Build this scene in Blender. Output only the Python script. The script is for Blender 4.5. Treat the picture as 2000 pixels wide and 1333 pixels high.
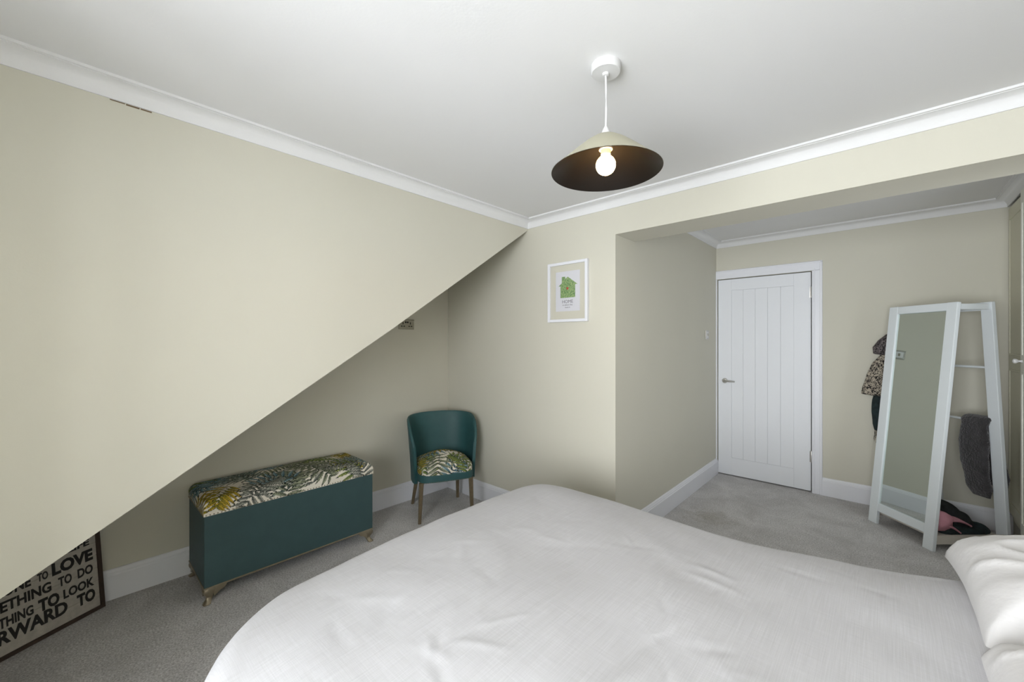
import bpy, bmesh, math, random
import numpy as np
from mathutils import Vector, Matrix, noise
random.seed(4)
for o in list(bpy.data.objects): bpy.data.objects.remove(o)
S = bpy.context.scene
C = S.collection
# ------------------------------------------------------------------ camera
CAMH = 1.40
cd = bpy.data.cameras.new('camera'); cam = bpy.data.objects.new('camera', cd); C.objects.link(cam)
cd.sensor_width = 36.0; cd.lens = 788.0/2000*36.0; cd.clip_start = .02
cam.location = (0, 0, CAMH); cam.rotation_euler = (math.pi/2, 0, math.radians(42.751))
S.camera = cam
# ------------------------------------------------------------------ world, daylight, exposure
wd = bpy.data.worlds.new('sky'); S.world = wd; wd.use_nodes = True
bg = wd.node_tree.nodes['Background']; bg.inputs[0].default_value = (.80, .90, 1.0, 1); bg.inputs[1].default_value = 1.2
def area(name, loc, rot, sx, sy, watts, col):
    l = bpy.data.lights.new(name, 'AREA'); l.shape = 'RECTANGLE'; l.size = sx; l.size_y = sy; l.energy = watts; l.color = col
    o = bpy.data.objects.new(name, l); C.objects.link(o); o.location = loc; o.rotation_euler = rot; return o
WX0, WX1, WZ0, WZ1, YB, YW = -1.05, .70, .50, 2.00, -.70, -1.55   # window, room-side wall plane, glazing plane set back by the added reveal
area('window_daylight', ((WX0+WX1)/2, YW-.22, (WZ0+WZ1)/2), (math.radians(90), 0, 0), 1.75, 1.55, 200, (.925, .957, 1.0))
RY0, RY1, RZ0, RZ1 = 2.86, 3.44, .85, 2.05     # opening added right of the frame to fill the recess with light
area('recess_fill_light', (1.02, (RY0+RY1)/2, (RZ0+RZ1)/2), (0, math.radians(90), 0), RZ1-RZ0+.1, RY1-RY0+.1, 11.5, (.925, .957, 1.0))  # added fill lamp, brightens the door recess
S.view_settings.view_transform = 'Standard'; S.view_settings.look = 'None'; S.view_settings.gamma = 1
S.view_settings.use_curve_mapping = False
S.view_settings.exposure = 0.0
# ------------------------------------------------------------------ materials
def lin(c): return tuple((v/12.92 if v <= .04045 else ((v+.055)/1.055)**2.4) for v in [x/255 for x in c])
def mat(name, rgb, rough=.6, metal=0, var=0.0, vscale=8, bump=0.0, bscale=60, stretch=(1, 1, 1), spec=.5, sheen=0):
    m = bpy.data.materials.new(name); m.use_nodes = True; nt = m.node_tree; N = nt.nodes; L = nt.links
    p = N['Principled BSDF']; c = lin(rgb)
    p.inputs['Base Color'].default_value = (*c, 1); p.inputs['Roughness'].default_value = rough
    p.inputs['Metallic'].default_value = metal; p.inputs['Specular IOR Level'].default_value = spec
    if sheen: p.inputs['Sheen Weight'].default_value = sheen
    if var or bump:
        tc = N.new('ShaderNodeTexCoord'); mp = N.new('ShaderNodeMapping'); mp.inputs['Scale'].default_value = stretch
        L.new(tc.outputs['Object'], mp.inputs[0])
    if var:
        n = N.new('ShaderNodeTexNoise'); n.inputs['Scale'].default_value = vscale; n.inputs['Detail'].default_value = 5
        L.new(mp.outputs[0], n.inputs['Vector'])
        r = N.new('ShaderNodeValToRGB'); r.color_ramp.elements[0].position = .3; r.color_ramp.elements[1].position = .7
        r.color_ramp.elements[0].color = (*[x*(1-var) for x in c], 1); r.color_ramp.elements[1].color = (*[min(1, x*(1+var)) for x in c], 1)
        L.new(n.outputs['Fac'], r.inputs[0]); L.new(r.outputs[0], p.inputs['Base Color'])
    if bump:
        n = N.new('ShaderNodeTexNoise'); n.inputs['Scale'].default_value = bscale; n.inputs['Detail'].default_value = 3
        L.new(mp.outputs[0], n.inputs['Vector'])
        b = N.new('ShaderNodeBump'); b.inputs['Strength'].default_value = bump; b.inputs['Distance'].default_value = .01
        L.new(n.outputs['Fac'], b.inputs['Height']); L.new(b.outputs[0], p.inputs['Normal'])
    return m
M = {}
M['wall'] = mat('wall_paint', (208, 205, 191), .75, var=.012, vscale=1.6, bump=.03, bscale=180, spec=.25)
M['ceil'] = mat('ceiling_paint', (228, 228, 228), .85, bump=.03, bscale=120, spec=.2)
M['gloss'] = mat('white_gloss_paint', (232, 233, 238), .38, spec=.4)
M['doorw'] = mat('white_door_paint', (232, 234, 238), .45, bump=.06, bscale=30, stretch=(14, 14, .8), spec=.4)
M['teal'] = mat('teal_paint', (54, 78, 80), .55, var=.06, vscale=14, bump=.12, bscale=420)
M['tealchair'] = mat('teal_woven_paint', (46, 86, 88), .5, var=.05, vscale=20, bump=.18, bscale=500)
M['gold'] = mat('antique_gold_paint', (142, 132, 112), .38, metal=.55, var=.12, vscale=30)
M['goldleg'] = mat('gold_brown_leg_paint', (120, 106, 84), .4, metal=.35, var=.12, vscale=40)
M['frame'] = mat('white_stand_paint', (225, 231, 234), .45, spec=.4)
M['dark'] = mat('dark_gap', (30, 28, 26), .9)
M['chrome'] = mat('brushed_chrome', (190, 188, 184), .28, metal=1)
M['nickel'] = mat('brushed_nickel', (150, 146, 132), .38, metal=.8)
M['shade_out'] = mat('khaki_enamel', (178, 174, 152), .45)
M['shade_in'] = mat('black_enamel_lining', (15, 14, 13), .42, spec=.35)
M['plastic'] = mat('white_plastic', (216, 216, 216), .4)
M['linen_pillow'] = mat('pale_pillow_cotton', (226, 225, 226), .9, var=.02, vscale=9, bump=.22, bscale=26, sheen=.15)
M['mattress'] = mat('mattress_ticking', (214, 212, 210), .9)
M['base'] = mat('grey_bed_fabric', (120, 118, 118), .9, bump=.1)
M['mount'] = mat('cream_mount_card', (214, 211, 196), .8)
M['paper'] = mat('white_paper', (222, 222, 228), .8)
M['ink'] = mat('grey_ink', (120, 118, 126), .8)
M['red'] = mat('red_print', (190, 60, 40), .8)
M['fur'] = mat('charcoal_faux_fur', (54, 52, 54), .95, var=.35, vscale=18, bump=.9, bscale=90, sheen=.4)
M['pink'] = mat('pink_knit', (196, 140, 152), .9, bump=.3, bscale=150)
M['blacklace'] = mat('black_lace', (20, 24, 26), .8, var=.8, vscale=45, bump=.5, bscale=70)
M['darkgreen'] = mat('dark_green_cloth', (24, 38, 40), .85, var=.6, vscale=30, bump=.3)
M['signwood'] = mat('whitewashed_board', (176, 170, 160), .8, var=.12, vscale=5, stretch=(1, 9, 9), bump=.15, bscale=30)
M['signframe'] = mat('dark_brown_frame', (58, 44, 36), .6, var=.25, vscale=12)
M['signink'] = mat('black_lettering', (30, 28, 27), .8)
M['ply'] = mat('pale_shelf_wood', (198, 192, 182), .6, var=.05, vscale=4, stretch=(12, 1, 1))
M['wardrobe'] = mat('cream_wardrobe_lacquer', (206, 203, 182), .45, spec=.4)
M['wardrobe_edge'] = mat('ivory_wardrobe_lacquer', (226, 226, 216), .45, spec=.4)

def node_mat(name):
    m = bpy.data.materials.new(name); m.use_nodes = True; return m, m.node_tree.nodes, m.node_tree.links, m.node_tree.nodes['Principled BSDF']
# carpet: cut pile with brushed patches, a trodden stain near the recess wall
def carpet():
    m, N, L, p = node_mat('grey_carpet'); p.inputs['Roughness'].default_value = .95; p.inputs['Specular IOR Level'].default_value = .1
    p.inputs['Sheen Weight'].default_value = .2
    tc = N.new('ShaderNodeTexCoord')
    def nz(scale, detail, rough=.5):
        n = N.new('ShaderNodeTexNoise'); n.inputs['Scale'].default_value = scale; n.inputs['Detail'].default_value = detail
        n.inputs['Roughness'].default_value = rough; L.new(tc.outputs['Object'], n.inputs['Vector']); return n
    a = nz(120, 4, .75); b = nz(3.2, 7, .7); b.inputs['Distortion'].default_value = .6
    ra = N.new('ShaderNodeValToRGB'); ra.color_ramp.elements[0].position = .32; ra.color_ramp.elements[1].position = .68
    ra.color_ramp.elements[0].color = (*lin((152, 149, 148)), 1); ra.color_ramp.elements[1].color = (*lin((240, 238, 237)), 1)
    L.new(a.outputs['Fac'], ra.inputs[0])
    rb = N.new('ShaderNodeValToRGB'); rb.color_ramp.elements[0].position = .38; rb.color_ramp.elements[1].position = .62
    rb.color_ramp.elements[0].color = (.82, .815, .81, 1); rb.color_ramp.elements[1].color = (1.06, 1.06, 1.06, 1)
    L.new(b.outputs['Fac'], rb.inputs[0])
    mx = N.new('ShaderNodeMix'); mx.data_type = 'RGBA'; mx.blend_type = 'MULTIPLY'; mx.inputs[0].default_value = 1
    L.new(ra.outputs[0], mx.inputs[6]); L.new(rb.outputs[0], mx.inputs[7])
    # stain
    mp = N.new('ShaderNodeMapping'); mp.inputs['Location'].default_value = (1.02, -3.42, 0); L.new(tc.outputs['Object'], mp.inputs[0])
    sc = N.new('ShaderNodeVectorMath'); sc.operation = 'MULTIPLY'; sc.inputs[1].default_value = (4.2, 4.6, 0); L.new(mp.outputs[0], sc.inputs[0])
    ln = N.new('ShaderNodeVectorMath'); ln.operation = 'LENGTH'; L.new(sc.outputs[0], ln.inputs[0])
    s2 = nz(16, 5, .7)
    ad = N.new('ShaderNodeMath'); ad.operation = 'MULTIPLY_ADD'; ad.inputs[1].default_value = 2.6; L.new(s2.outputs['Fac'], ad.inputs[0]); L.new(ln.outputs['Value'], ad.inputs[2])
    rs = N.new('ShaderNodeValToRGB'); rs.color_ramp.elements[0].position = .0; rs.color_ramp.elements[1].position = 1.0
    mr = N.new('ShaderNodeMapRange'); mr.inputs[1].default_value = 1.15; mr.inputs[2].default_value = 2.2; L.new(ad.outputs[0], mr.inputs[0])
    rs.color_ramp.elements[0].color = (.74, .72, .66, 1); rs.color_ramp.elements[1].color = (1, 1, 1, 1); L.new(mr.outputs[0], rs.inputs[0])
    m2 = N.new('ShaderNodeMix'); m2.data_type = 'RGBA'; m2.blend_type = 'MULTIPLY'; m2.inputs[0].default_value = 1
    L.new(mx.outputs[2], m2.inputs[6]); L.new(rs.outputs[0], m2.inputs[7]); L.new(m2.outputs[2], p.inputs['Base Color'])
    bp = N.new('ShaderNodeBump'); bp.inputs['Strength'].default_value = .7; bp.inputs['Distance'].default_value = .008
    L.new(a.outputs['Fac'], bp.inputs['Height']); L.new(bp.outputs[0], p.inputs['Normal']); return m
M['carpet'] = carpet()
# slubbed linen of the duvet cover
def linen():
    m, N, L, p = node_mat('slub_linen'); p.inputs['Roughness'].default_value = .92; p.inputs['Sheen Weight'].default_value = .15; p.inputs['Specular IOR Level'].default_value = .15
    tc = N.new('ShaderNodeTexCoord'); tot = None; outs = []
    for sc, rz in (((420, 7, 60), 0), ((11, 520, 60), 0)):
        mp = N.new('ShaderNodeMapping'); mp.inputs['Scale'].default_value = sc; L.new(tc.outputs['Object'], mp.inputs[0])
        n = N.new('ShaderNodeTexNoise'); n.inputs['Scale'].default_value = 1; n.inputs['Detail'].default_value = 4; L.new(mp.outputs[0], n.inputs['Vector']); outs.append(n.outputs['Fac'])
    ad = N.new('ShaderNodeMath'); ad.operation = 'MULTIPLY_ADD'; ad.inputs[1].default_value = .8
    L.new(outs[1], ad.inputs[0]); L.new(outs[0], ad.inputs[2])
    r = N.new('ShaderNodeValToRGB'); r.color_ramp.elements[0].position = .36; r.color_ramp.elements[1].position = .66
    mr = N.new('ShaderNodeMath'); mr.operation = 'MULTIPLY'; mr.inputs[1].default_value = .56; L.new(ad.outputs[0], mr.inputs[0]); L.new(mr.outputs[0], r.inputs[0])
    r.color_ramp.elements[0].color = (*lin((189, 189, 192)), 1); r.color_ramp.elements[1].color = (*lin((203, 203, 207)), 1); L.new(r.outputs[0], p.inputs['Base Color'])
    w = N.new('ShaderNodeTexNoise'); w.inputs['Scale'].default_value = 5; w.inputs['Detail'].default_value = 6; w.inputs['Distortion'].default_value = .2; L.new(tc.outputs['Object'], w.inputs['Vector'])
    b1 = N.new('ShaderNodeBump'); b1.inputs['Strength'].default_value = .10; b1.inputs['Distance'].default_value = .03; L.new(w.outputs['Fac'], b1.inputs['Height'])
    b2 = N.new('ShaderNodeBump'); b2.inputs['Strength'].default_value = .08; b2.inputs['Distance'].default_value = .002; L.new(ad.outputs[0], b2.inputs['Height']); L.new(b1.outputs[0], b2.inputs['Normal'])
    L.new(b2.outputs[0], p.inputs['Normal']); return m
M['linen'] = linen()
# printed fabric: the print lies in a colour attribute
def printed():
    m, N, L, p = node_mat('palm_print_cotton'); p.inputs['Roughness'].default_value = .8; p.inputs['Specular IOR Level'].default_value = .2
    a = N.new('ShaderNodeAttribute'); a.attribute_name = 'print'; L.new(a.outputs['Color'], p.inputs['Base Color'])
    tc = N.new('ShaderNodeTexCoord'); n = N.new('ShaderNodeTexNoise'); n.inputs['Scale'].default_value = 600; L.new(tc.outputs['Object'], n.inputs['Vector'])
    b = N.new('ShaderNodeBump'); b.inputs['Strength'].default_value = .1; b.inputs['Distance'].default_value = .003; L.new(n.outputs['Fac'], b.inputs['Height']); L.new(b.outputs[0], p.inputs['Normal']); return m
M['print'] = printed()
def animal(name, c0, c1, scale):
    m, N, L, p = node_mat(name); p.inputs['Roughness'].default_value = .9
    tc = N.new('ShaderNodeTexCoord'); mp = N.new('ShaderNodeMapping'); mp.inputs['Scale'].default_value = (1, 1, .62); mp.inputs['Rotation'].default_value = (0, .5, 0); L.new(tc.outputs['Object'], mp.inputs[0])
    n = N.new('ShaderNodeTexNoise'); n.inputs['Scale'].default_value = scale; n.inputs['Detail'].default_value = 1.5; n.inputs['Distortion'].default_value = 1.2; L.new(mp.outputs[0], n.inputs['Vector'])
    r = N.new('ShaderNodeValToRGB'); r.color_ramp.elements[0].position = .47; r.color_ramp.elements[1].position = .53
    r.color_ramp.elements[0].color = (*lin(c0), 1); r.color_ramp.elements[1].color = (*lin(c1), 1); L.new(n.outputs['Fac'], r.inputs[0]); L.new(r.outputs[0], p.inputs['Base Color']); return m
M['leopard'] = animal('animal_print_cloth', (34, 31, 30), (176, 166, 150), 105)
M['knit'] = animal('dotted_dark_cloth', (44, 40, 42), (112, 104, 104), 90)
M['houseprint'] = animal('green_leaf_print', (96, 136, 84), (160, 184, 124), 150)
def mirror_mat():
    m, N, L, p = node_mat('mirror_glass'); p.inputs['Metallic'].default_value = 1; p.inputs['Roughness'].default_value = .015
    p.inputs['Base Color'].default_value = (.74, .80, .77, 1); return m
M['mirror'] = mirror_mat()
def pane_mat():
    m, N, L, p = node_mat('window_glass'); t = N.new('ShaderNodeBsdfTransparent'); g = N.new('ShaderNodeBsdfGlossy'); g.inputs['Roughness'].default_value = .02
    fx = N.new('ShaderNodeMixShader'); fx.inputs[0].default_value = .06; L.new(t.outputs[0], fx.inputs[1]); L.new(g.outputs[0], fx.inputs[2]); L.new(fx.outputs[0], N['Material Output'].inputs[0]); return m
M['glass'] = pane_mat()
def glaze_mat():
    m, N, L, p = node_mat('picture_glass'); t = N.new('ShaderNodeBsdfTransparent'); g = N.new('ShaderNodeBsdfGlossy'); g.inputs['Roughness'].default_value = .05
    fx = N.new('ShaderNodeMixShader'); fx.inputs[0].default_value = .05; L.new(t.outputs[0], fx.inputs[1]); L.new(g.outputs[0], fx.inputs[2]); L.new(fx.outputs[0], N['Material Output'].inputs[0]); return m
M['glaze'] = glaze_mat()
def bulb_mat():
    m, N, L, p = node_mat('lit_bulb'); p.inputs['Base Color'].default_value = (1, .9, .75, 1)
    p.inputs['Emission Color'].default_value = (1, .55, .20, 1); p.inputs['Emission Strength'].default_value = 70; return m
M['bulb'] = bulb_mat()

# ------------------------------------------------------------------ mesh helpers
def bm_box(bm, x0, x1, y0, y1, z0, z1, bevel=0, mtx=None, seg=2):
    r = bmesh.ops.create_cube(bm, size=1, matrix=Matrix.Translation(((x0+x1)/2, (y0+y1)/2, (z0+z1)/2)) @ Matrix.Diagonal((abs(x1-x0), abs(y1-y0), abs(z1-z0), 1)))
    vs = r['verts']
    if bevel:
        es = list({e for v in vs for e in v.link_edges})
        rb = bmesh.ops.bevel(bm, geom=es, offset=bevel, segments=seg, affect='EDGES', profile=.5)
        vs = list({v for f in rb['faces'] for v in f.verts} | {v for v in vs if v.is_valid})
    if mtx is not None: bmesh.ops.transform(bm, matrix=mtx, verts=vs)
def bm_loft(bm, rings, cap=True, closed=True):
    R_ = [[bm.verts.new(p) for p in r] for r in rings]; n = len(R_[0])
    for a, b in zip(R_, R_[1:]):
        for i in range(n if closed else n-1):
            bm.faces.new((a[i], a[(i+1) % n], b[(i+1) % n], b[i]))
    if cap and closed: bm.faces.new(R_[0][::-1]); bm.faces.new(R_[-1])
def ring(c, r, n=20, ax=None, ry=None):
    out = []
    for i in range(n):
        t = 2*math.pi*i/n; out.append(Vector(c)+Vector((r*math.cos(t), (ry or r)*math.sin(t), 0)))
    return out
def bm_lathe(bm, prof, c=(0, 0, 0), n=32, cap=True): bm_loft(bm, [ring((c[0], c[1], c[2]+z), max(r, 1e-4), n) for r, z in prof], cap)
def bm_tube(bm, pts, r, n=10):
    pts = [Vector(p) for p in pts]; rings = []
    for i, p in enumerate(pts):
        t = (pts[min(i+1, len(pts)-1)]-pts[max(i-1, 0)]).normalized()
        a = t.cross(Vector((0, 0, 1)));  a = a if a.length > 1e-3 else t.cross(Vector((1, 0, 0)))
        a.normalize(); b = t.cross(a)
        rr = r[i] if isinstance(r, (list, tuple)) else r
        rings.append([p+a*rr*math.cos(2*math.pi*k/n)+b*rr*math.sin(2*math.pi*k/n) for k in range(n)])
    bm_loft(bm, rings)
def bm_prism(bm, poly, axis, a0, a1):
    """polygon extruded along an axis; poly gives the other two coordinates in x,y,z order"""
    def P(q, a): l = list(q); l.insert(axis, a); return l
    bm_loft(bm, [[P(q, a0) for q in poly], [P(q, a1) for q in poly]])
def bm_sweep(bm, path, prof, side=1):
    """profile (offset from wall, z) along a 2-d path with mitred corners; offset is to the right of travel for side=1"""
    P = [Vector(p) for p in path]; rings = []
    for i, p in enumerate(P):
        d0 = (P[i]-P[i-1]).normalized() if i else None; d1 = (P[i+1]-P[i]).normalized() if i < len(P)-1 else None
        n0 = Vector((d0.y, -d0.x))*side if d0 else None; n1 = Vector((d1.y, -d1.x))*side if d1 else None
        if n0 is None: m = n1
        elif n1 is None: m = n0
        else: m = (n0+n1); m = m/(1+n0.dot(n1))
        rings.append([(p.x+m.x*o, p.y+m.y*o, z) for o, z in prof])
    bm_loft(bm, rings)
def obj(name, bm, m, parent=None, smooth=False, loc=None):
    bmesh.ops.recalc_face_normals(bm, faces=bm.faces)
    me = bpy.data.meshes.new(name); bm.to_mesh(me); bm.free()
    if smooth:
        me.shade_smooth()
        try: me.set_sharp_from_angle(angle=math.radians(38 if smooth is True else smooth))
        except Exception: pass
    me.materials.append(M[m] if isinstance(m, str) else m)
    o = bpy.data.objects.new(name, me); C.objects.link(o)
    if parent is not None: o.parent = parent
    if loc is not None: o.location = loc
    return o
def B(): return bmesh.new()
def box(name, m, parent, dims, bevel=.003, mtx=None, smooth=False):
    bm = B(); bm_box(bm, *dims, bevel=bevel, mtx=mtx); return obj(name, bm, m, parent, smooth)
def thing(name, label, cat, loc=(0, 0, 0), rotz=0, group=None):
    o = bpy.data.objects.new(name, None); C.objects.link(o); o.empty_display_size = .1
    o.location = loc; o.rotation_euler = (0, 0, rotz); o['label'] = label; o['category'] = cat
    if group: o['group'] = group
    return o
def tag(o, label, cat, group=None):
    o['label'] = label; o['category'] = cat
    if group: o['group'] = group
    return o
def struct(o, label, cat='structure'):
    o['kind'] = 'structure'; o['label'] = label; o['category'] = cat; return o
def text_mesh(name, body, size, m, parent, mtx, depth=.0006, bold=0.0, align='RIGHT'):
    cu = bpy.data.curves.new(name, 'FONT'); cu.body = body; cu.size = size; cu.extrude = depth; cu.offset = bold; cu.align_x = align; cu.resolution_u = 3
    t = bpy.data.objects.new(name, cu); C.objects.link(t); bpy.context.view_layer.update()
    me = bpy.data.meshes.new_from_object(t.evaluated_get(bpy.context.evaluated_depsgraph_get()))
    bpy.data.objects.remove(t); me.transform(mtx); me.materials.clear(); me.materials.append(M[m]); me.name = name
    o = bpy.data.objects.new(name, me); C.objects.link(o); o.parent = parent; return o

# ------------------------------------------------------------------ room shell
XP, XA, XR, YF, YL, YD = -2.0806, -3.0885, -1.3142, 2.434, 2.714, 4.612
ZC, ZS, ZI = 2.351, 2.109, 2.441        # main ceiling, lintel underside, recess ceiling
XE = .74                                # right-hand wall of the bedroom
XW = .66                                # face of the fitted wardrobe
bm = B(); bm_box(bm, XA-.1, 1.35, YW-.1, YD+.1, -.1, 0); struct(obj('floor', bm, 'carpet'), 'grey cut-pile carpet over the whole bedroom floor', 'floor')
bm = B(); bm_box(bm, XA-.1, 1.35, YB-.15, YL-.01, ZC, ZC+.1); struct(obj('ceiling', bm, 'ceil'), 'plain white ceiling over the bed with the pendant lamp', 'ceiling')
bm = B(); bm_box(bm, XR-.1, 1.35, YL-.01, YD+.1, ZI, ZI+.1); struct(obj('ceiling', bm, 'ceil'), 'white ceiling of the door recess beyond the lintel', 'ceiling')
diag = [(YB, .234), (-.164, .573), (.133, .761), (1.216, 1.456), (1.785, 1.837), (YF, 2.277)]
bm = B(); bm_prism(bm, diag+[(YF, ZC), (YB, ZC)], 0, XP-.06, XP)
struct(obj('wall_left', bm, 'wall'), 'cream wall with a diagonal lower edge over the alcove', 'wall')
bm = B(); bm_prism(bm, diag+[(y, z+.08) for y, z in diag[::-1]], 0, XA, XP-.06)
struct(obj('wall_soffit', bm, 'wall'), 'sloping cream underside behind the diagonal wall edge', 'wall')
bm = B(); bm_box(bm, XA-.1, XA, YB-.1, YF+.1, 0, ZC); struct(obj('wall_alcove', bm, 'wall'), 'shaded cream back wall of the sloping alcove', 'wall')
bm = B(); bm_box(bm, XA-.1, XR, YF, YL, 0, ZC); struct(obj('wall_far', bm, 'wall'), 'cream wall with the framed house print', 'wall')
bm = B(); bm_box(bm, XR-.1, XR, YL, YD, 0, ZI); struct(obj('wall_recess', bm, 'wall'), 'shaded cream side wall leading to the white door', 'wall')
bm = B(); bm_box(bm, XR, 1.35, YF, YL, ZS, ZI); struct(obj('wall_lintel', bm, 'wall'), 'cream boxed beam over the opening to the door recess', 'wall')
DX0, DX1, DZ = -1.297, -.500, 2.043
bm = B(); bm_box(bm, XR-.1, DX0-.004, YD, YD+.1, 0, ZI); bm_box(bm, DX0-.004, DX1+.004, YD, YD+.1, DZ+.004, ZI); bm_box(bm, DX1+.004, 1.35, YD, YD+.1, 0, ZI)
struct(obj('wall_door', bm, 'wall'), 'khaki wall around the white boarded door', 'wall')
bm = B()
for q in ((YB-.1, RY0, 0, ZI), (RY1, 3.55, 0, ZI), (RY0, RY1, 0, RZ0), (RY0, RY1, RZ1, ZI)): bm_box(bm, XE, XE+.2, *q)
struct(obj('wall_right', bm, 'wall'), 'cream wall behind the pillow end of the bed', 'wall')
bm = B(); bm_box(bm, 1.30, 1.35, 3.55, YD, 0, ZI); struct(obj('wall_wardrobe', bm, 'wall'), 'cream wall behind the fitted wardrobe', 'wall')
bm = B()
for x0, x1, z0, z1 in ((XA-.1, WX0, 0, ZC), (WX1, 1.35, 0, ZC), (WX0, WX1, 0, WZ0), (WX0, WX1, WZ1, ZC)): bm_box(bm, x0, x1, YB-.10, YB, z0, z1)
struct(obj('wall_back', bm, 'wall'), 'cream window wall behind the viewpoint', 'wall')
bm = B()
for q in ((WX0-.1, WX0, WZ0-.1, WZ1+.1), (WX1, WX1+.1, WZ0-.1, WZ1+.1), (WX0, WX1, WZ0-.1, WZ0), (WX0, WX1, WZ1, WZ1+.1)): bm_box(bm, q[0], q[1], YW-.1, YB-.1, q[2], q[3])
struct(obj('wall_added_reveal', bm, 'wall'), 'cream reveal added behind the viewpoint to keep grazing light off the left wall', 'wall')  # unseen, made deep so its cheeks block grazing daylight on the left wall
# window in the wall behind the camera
w = bpy.data.objects.new('window_1', None); C.objects.link(w); struct(w, 'white casement window behind the viewpoint', 'window')
for i in range(3):
    a = WX0+(WX1-WX0)*i/3; b = WX0+(WX1-WX0)*(i+1)/3
    bm = B()
    for q in ((a, a+.05, WZ0, WZ1), (b-.05, b, WZ0, WZ1), (a+.05, b-.05, WZ0, WZ0+.05), (a+.05, b-.05, WZ1-.05, WZ1)): bm_box(bm, q[0], q[1], YW-.07, YW-.01, q[2], q[3])
    obj('window_frame', bm, 'gloss', w); bm = B(); bm_box(bm, a+.05, b-.05, YW-.043, YW-.037, WZ0+.05, WZ1-.05); obj('pane', bm, 'glass', w)
box('window_sill', 'gloss', w, (WX0, WX1, YW, YB+.04, WZ0, WZ0+.025), .004)
w = bpy.data.objects.new('fill_window', None); C.objects.link(w); struct(w, 'narrow white casement added out of view for the recess fill light', 'window')  # unseen window, put in to let fill light into the recess
bm = B()
for q in ((RY0, RY0+.045, RZ0, RZ1), (RY1-.045, RY1, RZ0, RZ1), (RY0+.045, RY1-.045, RZ0, RZ0+.045), (RY0+.045, RY1-.045, RZ1-.045, RZ1)): bm_box(bm, XE+.13, XE+.18, *q)
obj('window_frame', bm, 'gloss', w); bm = B(); bm_box(bm, XE+.152, XE+.158, RY0+.045, RY1-.045, RZ0+.045, RZ1-.045); obj('pane', bm, 'glass', w)
# coving
cv = [(0, -.062), (.004, -.064), (.010, -.060)]
cv += [(.010+.047*(1-math.cos(t)), -.060+.046*math.sin(t)) for t in [math.pi/2*k/8 for k in range(1, 9)]]
cv += [(.060, -.014), (.060, -.009), (.070, -.009), (.070, 0), (0, 0)]
# concave cove: bows towards the wall/ceiling corner
cv = [(0, -.064), (.006, -.064), (.006, -.058)]+[(.006+.050*(1-math.cos(t)), -.058+.046*math.sin(t)) for t in [math.pi/2*k/8 for k in range(0, 9)]]+[(.056, -.010), (.068, -.010), (.068, 0), (0, 0)]
def coving(name, path, z, label, side=1):
    bm = B(); bm_sweep(bm, path, [(o, z+h) for o, h in cv], side); struct(obj(name, bm, 'ceil', smooth=True), label, 'coving')
coving('trim_1', [(XP, YB), (XP, YF), (XE, YF), (XE, YB)], ZC, 'white plaster coving around the main ceiling')
coving('trim_2', [(XR, YL), (XR, YD), (XW, YD), (XW, YL)], ZI, 'white plaster coving around the recess ceiling')
# skirting
sk = [(0, 0), (.020, 0), (.020, .128), (.016, .134), (.016, .140), (.013, .144), (.009, .156), (.005, .160), (0, .160)]
def skirting(name, path, label):
    bm = B(); bm_sweep(bm, path, sk); struct(obj(name, bm, 'gloss'), label, 'skirting')
skirting('baseboard_left', [(XA, YB), (XA, YF), (XR-.25, YF)], 'white skirting board around the alcove')
skirting('baseboard_recess', [(XR-.25, YF), (XR, YF), (XR, YD)], 'white skirting board along the side wall to the door')
skirting('baseboard_door', [(DX1+.082, YD), (XW+.02, YD)], 'white skirting board between the door and the wardrobe')
skirting('baseboard_right', [(XE, YF+.9), (XE, YB)], 'white skirting board behind the bed')
# scuff of missing filler above the diagonal wall
bm = B()
for i, (y0, y1, h) in enumerate([(.085, .125, .0025), (.128, .165, .0045), (.168, .200, .004)]): bm_box(bm, XP-.002, XP+.0012, y0, y1, ZC-.066-h, ZC-.0655)
struct(obj('trim_3', bm, mat('bare_filler', (112, 92, 70), .9)), 'brown crack of missing filler under the coving', 'crack')

# ------------------------------------------------------------------ door
d = bpy.data.objects.new('door_1', None); C.objects.link(d); d.location = (DX0, YD+.004, 0)
struct(d, 'white boarded door with a chrome lever handle', 'door')
DW = DX1-DX0; px0, px1, pz0, pz1 = .129, DW-.134, .19, 1.925
box('stile', 'doorw', d, (.002, px0, 0, .040, .012, DZ-.003), .0008)
box('stile', 'doorw', d, (px1, DW-.003, 0, .040, .012, DZ-.003), .0008)
box('rail', 'doorw', d, (px0+.0002, px1-.0002, 0, .040, .012, pz0), .0008)
box('rail', 'doorw', d, (px0+.0002, px1-.0002, 0, .040, pz1, DZ-.003), .0008)
pw = (px1-px0)/5
for i in range(5): box('plank', 'doorw', d, (px0+i*pw+.0003, px0+(i+1)*pw-.0003, .003, .034, pz0+.0004, pz1-.0004), .0022)
hn = box('lock_plate', 'chrome', d, (-.0015, .0015, -.001, .03, .955, 1.02), 0)
bm = B(); bm_lathe(bm, [(.026, 0), (.026, .006), (.023, .009), (.010, .010), (.010, .045), (.0, .046)], n=28)
bmesh.ops.transform(bm, matrix=Matrix.Translation((.066, 0, .985)) @ Matrix.Rotation(math.pi/2, 4, 'X'), verts=bm.verts)
hr = obj('handle', bm, 'chrome', d, True)
bm = B(); bm_tube(bm, [(.066, -.040, .985), (.085, -.046, .985), (.120, -.047, .984), (.168, -.045, .982)], [.009, .0095, .009, .007], 12); obj('lever', bm, 'chrome', hr, True)
for z in (.28, 1.80):
    bm = B(); bm_lathe(bm, [(.006, 0), (.006, .10), (.004, .104)], (DW+.001, -.006, z), 12); bm_box(bm, DW-.012, DW+.002, -.002, .0, z, z+.1); obj('hinge', bm, 'chrome', d, True)
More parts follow.
